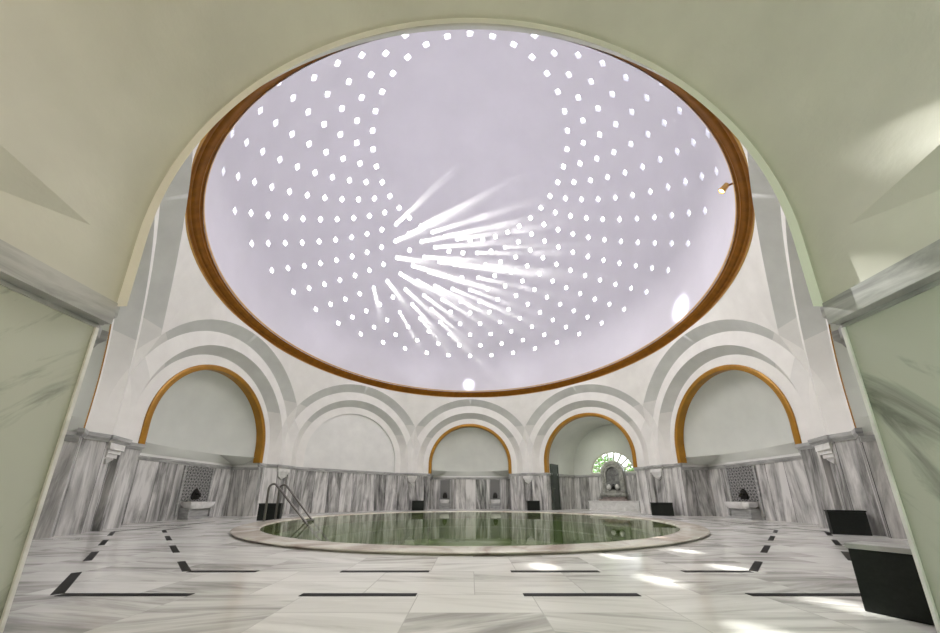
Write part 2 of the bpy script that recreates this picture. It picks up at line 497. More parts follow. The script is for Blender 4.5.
bays = {}
for az, side in SIDES:
    near = side == 'near'
    hole = 2.15
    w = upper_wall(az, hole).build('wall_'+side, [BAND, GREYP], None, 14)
    clip_bay(w, az)
    struct(w); bays[az] = w
    if side == 'far_left':                       # blind arch: shallow recessed panel
        mb = MB()
        o0 = outline(hole, ZD); rows = []
        n_, t_ = frame(az)
        W = lambda p, d: tuple(Vector(wallpt(az, *p)) + n_*d)
        mb.grid([[W(p, -.012) for p in outline(hole+.03, ZD)], [W(p, -.012) for p in o0], [W(p, .07) for p in o0]])
        mid = [W((0, ZD + (p[1]-ZD)*.0), .07) for p in o0]
        for i in range(len(o0)-1):
            mb.face([W(o0[i], .07), W(o0[i+1], .07), W((0, ZD), .07)])
        mb.build('blind_arch', PL, w, 30)
        mb = MB(); wall_strip(mb, az, [(HW, 0), (-HW, 0)], 0, ZD-.13, az*.37); mb.build('dado', MARB, w)
        mb = MB(); rows = [[P(az, HW, -o, z), P(az, -HW, -o, z)] for o, z in ((-.02, ZD-.14), (.03, ZD-.14), (.03, ZD-.1), (.055, ZD-.04), (.055, ZD), (-.1, ZD))]
        mb.grid(rows); mb.build('cornice', CORN, w)
        continue
    if near:
        tr = arch_trim(az, 2.217, 2.26, -.055, .006, ZD, True)
        tr.build('arch_trim', PLN, w, 40)
        D = 3.3; hw = 2.30
        mb = MB(); wall_strip(mb, az, niche_plan(az, hw, D, 0, 0), 0, 1.68, 0); mb.build('marble_lining', JAMB, w)
        mb = MB(); moulding(mb, az, hw, D, [(0, 1.665), (.012, 1.665), (.012, 1.69), (.09, 1.69), (.09, 1.835), (-.02, 1.835)])
        mb.build('cornice', CORN, w)
        niche_vault(az, 2.225, D, 1.83, 2.2, (4, 34, 62, 90, 118, 146, 176)).build('niche_vault', PLN, w, 28)
        for s in (1, -1):
            mb = MB(); mb.box(-.007, .007, -.005, .012, 0, 1.665, lambda x, y, z: P(az, s*2.29+x, y, z))
            mb.build('jamb_edge', WHITEM, w, None, bevel=.003)
        continue
    arch_trim(az, *((2.13, 2.2, -.012, .03) if abs(az) == 135 else (2.05, 2.2, -.035, .22))).build('arch_trim', GOLD, w, 40)
    if side == 'far_right':                      # deep bay with a fountain and a fan light
        D = 3.0
        mb = MB(); s = wall_strip(mb, az, niche_plan(az, HW, D, 0, 0), 0, 1.70, 3.1); mb.build('dado', MARB, w)
        mb = MB(); moulding(mb, az, HW, D, [(0, 1.69), (.03, 1.69), (.05, 1.76), (.05, ZD), (-.02, ZD)]); mb.build('cornice', CORN, w)
        mb = MB(); o = outline(HW, ZD-.02)
        mb.grid([[P(az, u, d, z) for u, z in o] for d in (0, 1, 2, D)])
        # back wall with the half round window opening
        wr, wz = 1.13, 1.86
        NA = len(o)
        ths = []
        inn = []
        for (u, z) in o:
            th = atan2(max(z-wz, 0), u)
            inn.append((wr*cos(th), wz+wr*sin(th)))
        mb.grid([[P(az, u, D, z) for u, z in o], [P(az, u, D, z) for u, z in inn]])
        mb.face([P(az, HW, D, ZD-.02), P(az, -HW, D, ZD-.02), P(az, -wr, D, wz), P(az, wr, D, wz)])
        mb.grid([[P(az, u, D, z) for u, z in inn], [P(az, u, D+.14, z) for u, z in inn]])
        mb.face([P(az, wr, D, wz), P(az, -wr, D, wz), P(az, -wr, D+.14, wz), P(az, wr, D+.14, wz)])
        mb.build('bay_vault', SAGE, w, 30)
        continue
    D = 1.0
    mb = MB(); wall_strip(mb, az, niche_plan(az, HW, D, 0, 0), 0, 1.60, az*.713); mb.build('dado', MARB, w)
    mb = MB(); moulding(mb, az, HW, D, [(0, 1.585), (.02, 1.585), (.03, 1.64), (.045, 1.64), (.045, 1.69), (-.01, 1.69)])
    mb.build('cornice', CORN, w)
    # white sill above the inner dado up to the belt
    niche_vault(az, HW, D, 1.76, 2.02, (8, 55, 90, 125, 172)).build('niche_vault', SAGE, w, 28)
    mb = MB(); wall_strip(mb, az, niche_plan(az, HW, D, 0, 0), 1.68, 1.765, 0); mb.build('plaster_band', PL, w)

# piers between the bays
pier_names = {22.5: 'far_right_pier', 67.5: 'right_far_pier', 112.5: 'right_near_pier', 157.5: 'near_right_pier',
              -157.5: 'near_left_pier', -112.5: 'left_near_pier', -67.5: 'left_far_pier', -22.5: 'far_left_pier'}
for pa, nm in pier_names.items():
    n, t = frame(pa)
    rho = 7.30*C22 + 2.70*S22
    def Q(tau, r): return (n.x*r + t.x*tau, n.y*r + t.y*tau)
    def loc(az, u, d):
        p = Vector(P(az, u, d, 0)); return (p.dot(t), p.dot(n))
    azl, azr = pa-22.5, pa+22.5
    hl = 2.30 if abs(abs(azl)-180) < 1 else HW
    hr = 2.30 if abs(abs(azr)-180) < 1 else HW
    L = [loc(azl, hl, 0), loc(azl, UF, 0), loc(azl, 2.70, 7.30-A)]
    R = [loc(azr, -2.70, 7.30-A), loc(azr, -UF, 0), loc(azr, -hr, 0)]
    rw = .215
    path = L + [(-rw, rho), (-rw, rho+.11), (rw, rho+.11), (rw, rho)] + R
    mb = MB(); s = pa*.31
    for (a, b) in zip(path, path[1:]):
        ln = hypot(a[0]-b[0], a[1]-b[1])
        mb.face([(*Q(*a), 0), (*Q(*b), 0), (*Q(*b), 1.71), (*Q(*a), 1.71)], [(s, 0), (s+ln, 0), (s+ln, 1.71), (s, 1.71)])
        s += ln
    pw = struct(mb.build('wall_'+nm, MARB))
    # cornice
    mb = MB()
    base = [loc(azl, hl-.001, .05)] + L[:2] + [L[2], R[0]] + R[1:] + [loc(azr, -hr+.001, .05)]
    def ring_pts(o, extra):
        pts = [(base[0][0]-o*.9, base[0][1]-o*.35), (base[1][0]-o*.9, base[1][1]-o*1.05), (base[2][0]-o*.35, base[2][1]-o),
               (base[3][0]-o*.4, rho-o), (base[3][0]-o*.4, rho-o-extra), (base[4][0]+o*.4, rho-o-extra), (base[4][0]+o*.4, rho-o),
               (base[5][0]+o*.35, base[5][1]-o), (base[6][0]+o*.9, base[6][1]-o*1.05), (base[7][0]+o*.9, base[7][1]-o*.35)]
        return pts
    rows = [[(*Q(*p), z) for p in ring_pts(o, ex)] for o, ex, z in ((-.02, 0, 1.69), (.02, .03, 1.69), (.03, .03, 1.72), (.055, .035, 1.76), (.055, .035, ZD), (-.25, 0, ZD))]
    mb.grid(rows); mb.build('cornice', CORN, pw)
    # hanging stepped corbel in the head of the shallow recess
    mb = MB()
    xf = lambda x, y, z: (*Q(x, rho+y), z)
    for hw_, d0, za, zb_ in ((.235, -.045, 1.57, 1.69), (.20, -.015, 1.49, 1.555), (.165, .01, 1.41, 1.47)):
        mb.box(-hw_, hw_, d0, .12, za, zb_, xf)
        mb.box(-hw_+.03, hw_-.03, d0+.03, .12, za-.03, za, xf)
    tri = [(-.12, .03, 1.385), (.12, .03, 1.385), (0, .07, 1.29)]; trb = [(-.12, .12, 1.385), (.12, .12, 1.385), (0, .12, 1.29)]
    mb.face([xf(*p) for p in tri]); mb.face([xf(*p) for p in trb])
    for i in range(3): mb.face([xf(*tri[i]), xf(*tri[(i+1) % 3]), xf(*trb[(i+1) % 3]), xf(*trb[i])])
    mb.build('corbel', WHITEM, pw)

# ------------------------------------------------------------------ floor
mb = MB()
radii = [5.05, 5.44, 6.0, 7.0, 8.5, 10, 12, 14]
mb.grid([[(r*sin(2*pi*k/96), r*cos(2*pi*k/96), 0) for k in range(96)] for r in radii], None, 0, True)
floor = struct(mb.build('floor', FLOOR))
mb = MB()
for az, side in SIDES:
    for Ap in (6.9, 6.2):
        hs = Ap*math.tan(radians(22.5)); n, t = frame(az)
        for u0, u1 in ((.37, 1.17), (1.93, hs-.02)):
            for s in (1, -1):
                c = [n*(Ap+e)+t*(s*u) for u, e in ((u0, -.032), (u1, -.032), (u1, .032), (u0, .032))]
                lo = [(p.x, p.y, -.003) for p in c]; hi = [(p.x, p.y, .0025) for p in c]
                mb.face(hi)
                for i in range(4): mb.face([lo[i], lo[(i+1) % 4], hi[(i+1) % 4], hi[i]])
mb.build('floor_inlay', INLAY, floor)['label'] = 'broken black stone lines let into the floor'

# ------------------------------------------------------------------ dome
pol = lambda k: 30.894 + 4.9085*(k-1) + .0069*(k-1)**2
def D3(po, az, R=DOME_R):
    po, az = radians(po), radians(az)
    return Vector((DOME_C[0]+R*sin(po)*sin(az), DOME_C[1]+R*sin(po)*cos(az), DOME_C[2]+R*DOME_B*cos(po)))
mb = MB()
NAZ = 144                                          # 2.5 degree steps
edges = [pol(1)-2.46] + [(pol(k)+pol(k+1))/2 for k in range(1, 11)] + [pol(11)+2.5]
# crown
cr = [edges[0]*i/8 for i in range(9)]
for i in range(1, 8):
    mb.grid([[D3(p, 2.5*k) for k in range(NAZ)] for p in (cr[i], cr[i+1])], None, 0, True)
mb.face([D3(cr[1], 2.5*k) for k in range(NAZ)])
HS = .086                                          # half size of a skylight opening
def hole_pts(po, az, R, size):
    """16 points of a square with cut corners around (po, az) on the shell"""
    c = D3(po, az, R); nrm = (c-Vector(DOME_C)).normalized()
    ea = Vector((cos(radians(az)), -sin(radians(az)), 0)); ep = ea.cross(nrm).normalized()
    if ep.z > 0: ep = -ep                         # ep points to larger polar angle (down)
    pts = []
    q = [(-1,-1),(-.5,-1),(0,-1),(.5,-1),(1,-1),(1,-.5),(1,0),(1,.5),(1,1),(.5,1),(0,1),(-.5,1),(-1,1),(-1,.5),(-1,0),(-1,-.5)]
    for a, p in q:
        l = hypot(a, p); m = min(1.0, 1.30/l)
        pts.append(c + ea*(a*m*size) + ep*(p*m*size))
    return pts
sky = []
for k in range(1, 12):
    p0, p1 = edges[k-1], edges[k]
    off_ = 0 if k % 2 else 5
    for j in range(36):
        az = 10*j + off_
        pc = pol(k)
        A_ = [az-5+2.5*i for i in range(5)]; Pm = [p0, (p0*3+p1)/4, (p0+p1)/2, (p0+3*p1)/4, p1]
        ob = [D3(p0, a) for a in A_] + [D3(Pm[i], az+5) for i in (1, 2, 3)] + [D3(p1, a) for a in reversed(A_)] + [D3(Pm[i], az-5) for i in (3, 2, 1)]
        ib = hole_pts(pc, az, DOME_R, HS)
        ib2 = hole_pts(pc, az, DOME_R+.07, HS)
        mb.grid([ob, ib, ib2], None, 0, True)
        sky.append((k, az, pc))
# smooth skirt below the last ring of skylights, then the drum
sk = [edges[-1] + (90-edges[-1])*i/4 for i in range(5)]
for a, b in zip(sk, sk[1:]):
    mb.grid([[D3(a, 2.5*k) for k in range(NAZ)], [D3(b, 2.5*k) for k in range(NAZ)]], None, 0, True)
rows = []
for f, z in ((0, DOME_C[2]), (.5, 6.6), (1, 6.1)):
    rr = 6.83 - .05*f
    rows.append([(rr*sin(radians(2.5*k)), DOME_C[1]*(1-f)+rr*cos(radians(2.5*k)), z) for k in range(NAZ)])
mb.grid(rows, None, 0, True)
ceiling = struct(mb.build('ceiling', DOMEM, None, 30))
# ring cornice
mb = MB()
lathe(mb, [(7.06, 5.95), (7.06, 5.87), (7.015, 5.85), (6.985, 5.865)], n=160, mi=1)
lathe(mb, [(6.985, 5.865), (6.975, 5.905), (6.945, 5.925), (6.93, 5.955), (6.90, 5.965), (6.87, 5.99), (6.84, 6.03), (6.825, 6.04), (6.815, 6.08), (6.79, 6.10), (6.775, 6.125)], n=160, mi=0)
lathe(mb, [(6.775, 6.125), (6.765, 6.14), (6.762, 6.165), (6.80, 6.17)], n=160, mi=1)
mb.build('dome_ring', [RINGM, GOLDL], ceiling, 35)['label'] = 'brown moulded ring with gilded edges'

# camera model used to pick which skylights the sun pours through
CAM_Y, CAM_Z, PITCH, F = -9.3137, .66, .24546, 315.33
def proj(p):
    x, y, z = p[0], p[1]-CAM_Y, p[2]-CAM_Z
    fw = y*cos(PITCH)+z*sin(PITCH); up = -y*sin(PITCH)+z*cos(PITCH)
    return 470+F*x/fw, 417.5-F*up/fw
starts = [(412,262),(428,252),(442,262),(455,272),(440,284),(420,284),(410,298),(432,270),(466,262),(478,284),(428,308),(402,240),(392,270),(424,228),(460,234),(490,262),(500,246),(484,304),(442,323),(414,308),(433,301),(407,291),(382,292),(448,331),(421,268),(397,257),(388.5,280.6),(405.6,288.8),(399.3,311.6),(408.4,232.8),(397,223),(433.6,231),(373.6,288),
          (423,296),(446.6,235),(433,246),(450,288),(466,294),(415,280),(421,262),(440,270),(455,258),(470,250),
          (430,320),(405,272),(460,310),(485,272),(448,302),(418,246),(470,268),(436,284)]
clear = set()
best = lambda s_: min(range(len(sky)), key=lambda i: hypot(*(Vector(proj(D3(sky[i][2], sky[i][1])))-Vector(s_))))
for s_ in starts: clear.add(best(s_))
SUN = Vector((-.28066, .71759, .63741)).normalized()
def foot(i):
    c = D3(sky[i][2], sky[i][1]); return c - SUN*(c.z/SUN.z)
def on_lining(i):
    c = D3(sky[i][2], sky[i][1]); k = (c.x-2.3)/SUN.x; p = c - SUN*k
    return p.y, p.z
clear |= {i for i in range(len(sky)) if -8.4 < on_lining(i)[0] < -7.62 and .55 < on_lining(i)[1] < 1.6}
clear = {i for i in clear if not (abs(foot(i).x) < .45 and -7.3 < foot(i).y < -6.2)}

names_ring = ['innermost', 'second', 'third', 'fourth', 'fifth', 'sixth', 'seventh', 'eighth', 'ninth', 'tenth', 'outermost']
def pane_mesh(mat, nm):
    mb = MB(); q = []
    n8 = 16
    base = [(-1,-1),(-.5,-1),(0,-1),(.5,-1),(1,-1),(1,-.5),(1,0),(1,.5),(1,1),(.5,1),(0,1),(-.5,1),(-1,1),(-1,.5),(-1,0),(-1,-.5)]
    def ringp(sc, z):
        return [(a*min(1, 1.30/hypot(a, p))*HS*sc, p*min(1, 1.30/hypot(a, p))*HS*sc, z) for a, p in base]
    mb.grid([ringp(1.0, 0), ringp(.6, .02)], None, 0, True); mb.face(ringp(.6, .02))
    o = mb.build(nm, mat, None, 60); return o
pf = pane_mesh(FROST, 'skylight'); pc_ = pane_mesh(CLEAR, 'skylight')
first = True
for i, (k, az, po) in enumerate(sky):
    src = pc_ if i in clear else pf
    o = src.copy(); COL.objects.link(o)
    c = D3(po, az, DOME_R+.058); nrm = (c-Vector(DOME_C)).normalized()
    ea = Vector((cos(radians(az)), -sin(radians(az)), 0)); ep = nrm.cross(ea)
    o.matrix_world = Matrix(((ea.x, ep.x, nrm.x, c.x), (ea.y, ep.y, nrm.y, c.y), (ea.z, ep.z, nrm.z, c.z), (0, 0, 0, 1)))
    r_ = names_ring[k-1]
    tag(o, f'small square glass skylight in the {r_} ring of skylights on the dome', 'skylight', f'skylights of the {r_} ring')
for o in (pf, pc_): bpy.data.objects.remove(o)

# sun direction and the shafts of steam it lights
SUN = Vector((-.28066, .71759, .63741)).normalized()
mb = MB()
for i in sorted(clear):
    k, az, po = sky[i]
    c = D3(po, az); c = c - SUN*.02
    L = 11.0
    a = SUN.cross(Vector((0, 0, 1))).normalized(); b = a.cross(SUN)
    nrm = (c-Vector(DOME_C)).normalized()
    # opening seen along the sun direction
    rows = []
    hp = hole_pts(po, az, DOME_R-.01, HS*.96)
    ctr = sum(hp, Vector())/len(hp)
    for f in (0, 1):
        rows.append([tuple(p - SUN*(.04+L*f)) for p in hp])
    mb.grid(rows, None, 0, True); mb.face(rows[0]); mb.face(rows[1])
st = mb.build('steam', m_steam(), None, None, 1e-5, DOME_C)
tag(st, 'slanting shafts of sunlit steam below the bright skylights', 'steam', None, 'stuff')

# ------------------------------------------------------------------ pool
pool = tag(empty('pool', (0, 0, 0)), 'large round pool of green water with a low marble rim', 'pool')
mb = MB()
lathe(mb, [(5.36, -.02), (5.395, 0), (5.41, .014), (5.435, .022), (5.44, .033), (5.43, .043), (5.41, .047), (5.03, .047), (4.985, .043), (4.97, .03), (4.965, 0), (4.965, -.6)], n=160)
mb.build('rim', CURB, pool, 40)
mb = MB()
lathe(mb, [(4.97, .0), (4.97, -.25), (4.6, -.25), (4.6, -.55), (4.2, -.55), (4.2, -.95)], n=96)
mb.face([(4.2*sin(2*pi*k/96), 4.2*cos(2*pi*k/96), -.95) for k in range(96)])
mb.build('basin', BASIN, pool, 30)
mb = MB(); mb.face([(4.975*sin(2*pi*k/160), 4.975*cos(2*pi*k/160), .022) for k in range(160)])
wa = mb.build('water', WATER, pool)
if wa.data.polygons[0].normal.z < 0: wa.data.flip_normals()

# ladder
lad = tag(empty('pool_ladder', (-5.3, -.55, .047)), 'bent steel handrail ladder leading into the pool', 'ladder')
def rail(b, w):
    b, w = Vector(b), Vector(w)
    d = (Vector((w.x, w.y, 0))-Vector((b.x, b.y, 0))); Lh = d.length; d.normalize()
    H = .93
    pts = [b + Vector((0, 0, z)) for z in (0, .2, .45, H-.16)]
    R = .13
    sl = atan2(H-.05, Lh)
    for i in range(1, 10):
        a = pi - (pi/2+sl)*i/9
        pts.append(b + Vector((0, 0, H-.13)) + d*(R+R*cos(a)) + Vector((0, 0, R*sin(a))))
    last = pts[-1]
    end = w + (w-last).normalized()*1.0
    for f in (.25, .5, .75, 1): pts.append(last + (end-last)*f)
    return pts
r1 = rail((-5.25, -.88, .047), (-4.07, -1.07, .02)); r2 = rail((-5.33, -.27, .047), (-4.2, -.45, .02))
for r_ in (r1, r2):
    mb = MB(); tube(mb, r_, .027, 12)
    b = r_[0]; lathe(mb, [(.0, .012), (.045, .012), (.05, 0)], (b.x, b.y, b.z), 16)
    mb.build('handrail', STEEL, lad, 50)
for f in (.55, .72, .9):
    p, q = r1[-5]+(r1[-1]-r1[-5])*f, r2[-5]+(r2[-1]-r2[-5])*f
    mb = MB(); d = (q-p).normalized(); e = Vector((0, 0, 1)).cross(d)
    xf = lambda x, y, z: tuple(p + (q-p)*x + e*y + Vector((0, 0, z)))
    mb.box(0, 1, -.06, .06, -.015, .015, xf); mb.build('tread', STEEL, lad)

# ------------------------------------------------------------------ black stone blocks by the piers
def block(c0, c1, depth, h, label, slab=None):
    """front bottom edge runs from c0 to c1 (xy), the body goes back by depth"""
    c0, c1 = Vector((*c0, 0)), Vector((*c1, 0)); d = c1-c0; w_ = d.length; d.normalize()
    back = Vector((-d.y, d.x, 0))
    m = (c0+c1)/2 + back*depth/2
    root = tag(empty('stone_block', tuple(m)), label, 'block', 'black stone blocks by the piers')
    def bx(w0, w1, e0, e1, z0, z1, nm, mat, bv):
        mb = MB(); mb.box(w0, w1, e0, e1, z0, z1, lambda x, y, z: tuple(c0 + d*x + back*y + Vector((0, 0, z))))
        mb.build(nm, mat, root, None, bevel=bv)
    bx(.0, w_, 0, depth, 0, h-.03, 'body', BLACK, .008)
    bx(-.008, w_+.008, -.008, depth+.008, h-.03, h, 'top_slab', slab or BLACK, .006)
block((2.34, -7.22), (2.436, -7.451), .22, .38, 'big black granite block with a grey top, nearest, beside the right doorway jamb', CORN)
block((6.55, -3.29), (6.94, -3.55), .16, .42, 'black stone block before the right hand pier, behind the nearest block')
block((6.55, 2.55), (7.15, 2.22), .30, .45, 'black stone block before the pier right of the fountain bay')
block((2.82, 6.70), (3.42, 6.70), .28, .46, 'black stone block before the pier left of the fountain bay')
block((-2.85, 6.75), (-2.27, 6.75), .28, .46, 'black stone block before the pier left of the far niche')
block((-6.0, -.02), (-5.47, .16), .28, .47, 'black stone block standing behind the pool ladder')

# ------------------------------------------------------------------ wash basins in the niches
def basin(az, uc, hwid, label, group=None):
    D = 1.0
    n, t = frame(az)
    base = P(az, uc, D-.02, 0)
    root = tag(empty('wash_basin', base), label, 'wash basin', group)
    X = lambda u, d, z: P(az, uc+u, D-d, z)          # d: distance out from the back wall
    mb = MB(); b = hwid
    pan = [(-b, .52), (b, .52), (b, 1.56), (-b, 1.56)]
    mb.face([X(u, .022, z) for u, z in pan], [((u+b), z) for u, z in pan])
    for i in range(4):
        p, q = pan[i], pan[(i+1) % 4]
        mb.face([X(p[0], .022, p[1]), X(q[0], .022, q[1]), X(q[0], .006, q[1]), X(p[0], .006, p[1])])
    mb.build('lattice_panel', LATT, root)
    for x0, x1 in ((-b-.05, -b), (b, b+.05)):
        mb = MB(); mb.box(x0, x1, .006, .05, .10, 1.56, X); mb.build('panel_frame', CORN, root)
    # basin block with hollowed bowl
    mb = MB(); w = hwid*.92; dp = .36; z1 = .50; z0 = .30
    N = 28
    outer = []
    for i in range(N):
        a = 2*pi*i/N; c, s = cos(a), sin(a); m = 1/max(abs(c), abs(s))
        outer.append((c*m, s*m))
    def rg(kx, ky, z, rnd): 
        pts = []
        for i, (ox, oy) in enumerate(outer):
            a = 2*pi*i/N; cx, cy = cos(a), sin(a)
            x = (ox*(1-rnd)+cx*rnd)*kx; y = (oy*(1-rnd)+cy*rnd)*ky
            pts.append(X(x, .03+dp/2+y, z))
        return pts
    mb.grid([rg(w*.8, dp*.36, z0, .1), rg(w*.98, dp*.49, z0+.08, .1), rg(w, dp*.5, z1-.05, .06), rg(w, dp*.5, z1, .06), rg(w*.86, dp*.40, z1, .5), rg(w*.78, dp*.34, z1-.06, .6), rg(w*.4, dp*.2, z1-.13, 1)], None, 0, True)
    mb.face(rg(w*.4, dp*.2, z1-.13, 1)); mb.face(rg(w*.8, dp*.36, z0, .1))
    mb.build('bowl', WHITEM, root, 50)
    mb = MB(); mb.box(-w*.78, w*.78, .02, .26, .06, z0, X); mb.box(-w*.95, w*.95, .02, .34, 0, .06, X)
    for s in (-1, 1): mb.box(s*w*.86-.03, s*w*.86+.03, .02, .31, .06, z0+.02, X)
    mb.build('pedestal', CORN, root, None, bevel=.006)
    # bronze spout: a hooded back plate with a bent pipe and handle
    mb = MB(); k = .12
    hood = [(-k, .58), (k, .58), (k*1.05, .72), (k*.55, .83), (0, .90), (-k*.55, .83), (-k*1.05, .72)]
    f1 = [X(u, .08, z) for u, z in hood]; f0 = [X(u, .02, z) for u, z in hood]
    mb.face(f1); mb.face(f0)
    for i in range(7): mb.face([f0[i], f0[(i+1) % 7], f1[(i+1) % 7], f1[i]])
    tube(mb, [X(0, .06, .72), X(0, .14, .73), X(0, .19, .70), X(0, .20, .64)], .03, 10)
    tp = mb.build('tap', TAPM, root, 50)
    mb = MB(); tube(mb, [X(-.09, .12, .76), X(.09, .12, .76)], .018, 8); tube(mb, [X(0, .06, .76), X(0, .13, .76)], .016, 8)
    hd = mb.build('handle', TAPM, root, 50); hd.parent = tp; hd.location = (0, 0, 0) if tp.location.length == 0 else hd.location - tp.location
basin(-90, .76, .50, 'wash basin with carved lattice back in the big left niche, left of the pool ladder')
basin(90, -.78, .50, 'wash basin with carved lattice back in the big right niche, right of the fountain bay')
basin(0, -1.37, .27, 'left of the two small wash basins in the far niche across the pool')
basin(0, 1.38, .27, 'right of the two small wash basins in the far niche across the pool')

# ------------------------------------------------------------------ fountain bay
FZ = 45; FD = 3.0
def FX(u, d, z): return P(FZ, u, FD-d, z)
step = tag(empty('marble_step', P(FZ, .2, FD-.5, 0)), 'low white marble step in front of the arched fountain', 'step')
mb = MB(); mb.box(-.98, 1.42, .02, .92, 0, .40, FX); mb.build('riser', WHITEM, step)
mb = MB(); mb.box(-1.0, 1.44, .02, .95, .40, .45, FX); mb.build('tread', WHITEM, step, None, bevel=.012)

fo = tag(empty('fountain', P(FZ, .06, FD-.1, .45)), 'arched marble wall fountain below the half round window', 'fountain')
uc = .06
def arch_poly(hw, z0, zs, n=24): return [(uc+hw, z0)] + [(uc+hw*cos(pi*i/n), zs+hw*1.05*sin(pi*i/n)) for i in range(n+1)] + [(uc-hw, z0)]
mb = MB()
o_, i_ = arch_poly(.56, .80, 1.86), arch_poly(.34, .98, 1.80)
i_[0] = (uc+.34, .98); i_[-1] = (uc-.34, .98)
for d_a, d_b in ((.22, .22),):
    mb.grid([[FX(u, .06, z) for u, z in o_], [FX(u, .20, z) for u, z in o_], [FX(u, .23, z) for u, z in arch_poly(.53, .80, 1.86)],
             [FX(u, .23, z) for u, z in arch_poly(.44, .9, 1.83)], [FX(u, .19, z) for u, z in arch_poly(.42, .92, 1.83)], [FX(u, .19, z) for u, z in i_], [FX(u, .09, z) for u, z in i_]])
a_, b_ = o_[0], o_[-1]
mb.face([FX(uc+.53, .23, .80), FX(uc-.53, .23, .80), FX(uc-.44, .23, .9), FX(uc+.44, .23, .9)])
mb.face([FX(uc+.44, .23, .9), FX(uc-.44, .23, .9), FX(uc-.42, .19, .92), FX(uc+.42, .19, .92)])
mb.face([FX(uc+.42, .19, .92), FX(uc-.42, .19, .92), FX(uc-.34, .19, .98), FX(uc+.34, .19, .98)])
mb.face([FX(uc+.34, .19, .98), FX(uc-.34, .19, .98), FX(uc-.34, .09, .98), FX(uc+.34, .09, .98)])
mb.build('arched_surround', STONE, fo, 40)
mb = MB(); mb.face([FX(u, .09, z) for u, z in i_]); mb.build('niche_back', m_marble('dark_niche_marble', (.26, .26, .25), (.11, .11, .11), (5, 5, 5), .4), fo)
mb = MB()
for s in (-1, 1): lathe(mb, [(0, 0), (.07, .02), (.11, .10), (.105, .18), (.06, .24), (.045, .27), (0, .28)], FX(uc+s*.21, .24, 1.0), 20)
mb.build('urn', WHITEM, fo, 60)
mb = MB()
lathe(mb, [(0, 0), (.06, .0), (.075, .08), (.05, .16), (0, .18)], FX(uc, .2, 1.02), 16)
tube(mb, [FX(uc, .09, 1.25), FX(uc, .2, 1.27), FX(uc, .26, 1.22)], .025, 8)
mb.build('spout', TAPM, fo, 50)
mb = MB(); mb.box(uc-.64, uc+.64, .02, .42, .70, .82, FX); mb.box(uc-.60, uc+.60, .02, .36, .64, .70, FX); mb.build('shelf', STONE, fo, None, bevel=.01)
mb = MB(); mb.box(uc-.55, uc+.55, .02, .32, .45, .64, FX); mb.box(uc-.7, uc+.7, .02, .5, .45, .53, FX); mb.build('trough', PINK, fo, None, bevel=.01)

# fan light window
wr, wz = 1.13, 1.86
def HZ(r, th, d): return FX(r*cos(th), d, wz+r*sin(th))
mb = MB(); NN = 40; arcs = [pi*i/NN for i in range(NN+1)]
for r0, r1 in ((1.07, 1.13), (.60, .65)):
    mb.grid([[HZ(r0, a, -.03) for a in arcs], [HZ(r0, a, -.09) for a in arcs], [HZ(r1, a, -.09) for a in arcs], [HZ(r1, a, -.03) for a in arcs], [HZ(r0, a, -.03) for a in arcs]])
mb.box(-1.13, 1.13, -.09, -.03, wz, wz+.06, FX)
for k in range(1, 9):
    th = pi*k/9
    e = Vector((-sin(th), cos(th)))*.034
    q = [(.62*cos(th), .62*sin(th)), (1.09*cos(th), 1.09*sin(th))]
    c4 = [(q[0][0]+e.x, q[0][1]+e.y), (q[1][0]+e.x, q[1][1]+e.y), (q[1][0]-e.x, q[1][1]-e.y), (q[0][0]-e.x, q[0][1]-e.y)]
    f = [FX(u, -.035, wz+z) for u, z in c4]; g = [FX(u, -.085, wz+z) for u, z in c4]
    mb.face(f); mb.face(g)
    for i in range(4): mb.face([f[i], f[(i+1) % 4], g[(i+1) % 4], g[i]])
win = struct(mb.build('window_1', WOODW), 'half round fan window with radiating bars', 'window')
mb = MB(); mb.face([HZ(1.08, a, -.06) for a in arcs]); mb.build('pane', CLEAR, win)

# door in the left cheek of the fountain bay
def DX(w, z, o): return P(FZ, -HW+o, w, z)
mb = MB()
for w0, w1, z0, z1 in ((.38, .45, 0, 2.3), (1.05, 1.14, 0, 2.3), (.38, 1.14, 2.2, 2.3)):
    mb.box(w0, w1, z0, z1, -.02, .065, DX)
dr = struct(mb.build('door_1', DOORM, None, None, bevel=.01), 'dark narrow door in the side of the fountain bay', 'door')
mb = MB(); mb.box(.44, 1.05, 0, 2.2, .005, .04, DX)
for w0, w1, z0, z1 in ((.52, .98, .2, 1.0), (.52, .98, 1.15, 2.05)): mb.box(w0, w1, z0, z1, .04, .055, DX)
mb.build('door_leaf', DOORM, dr)
mb = MB(); tube(mb, [DX(.54, 1.05, .04), DX(.54, 1.05, .09), DX(.64, 1.05, .09)], .012, 8); mb.build('door_handle', STEEL, dr)

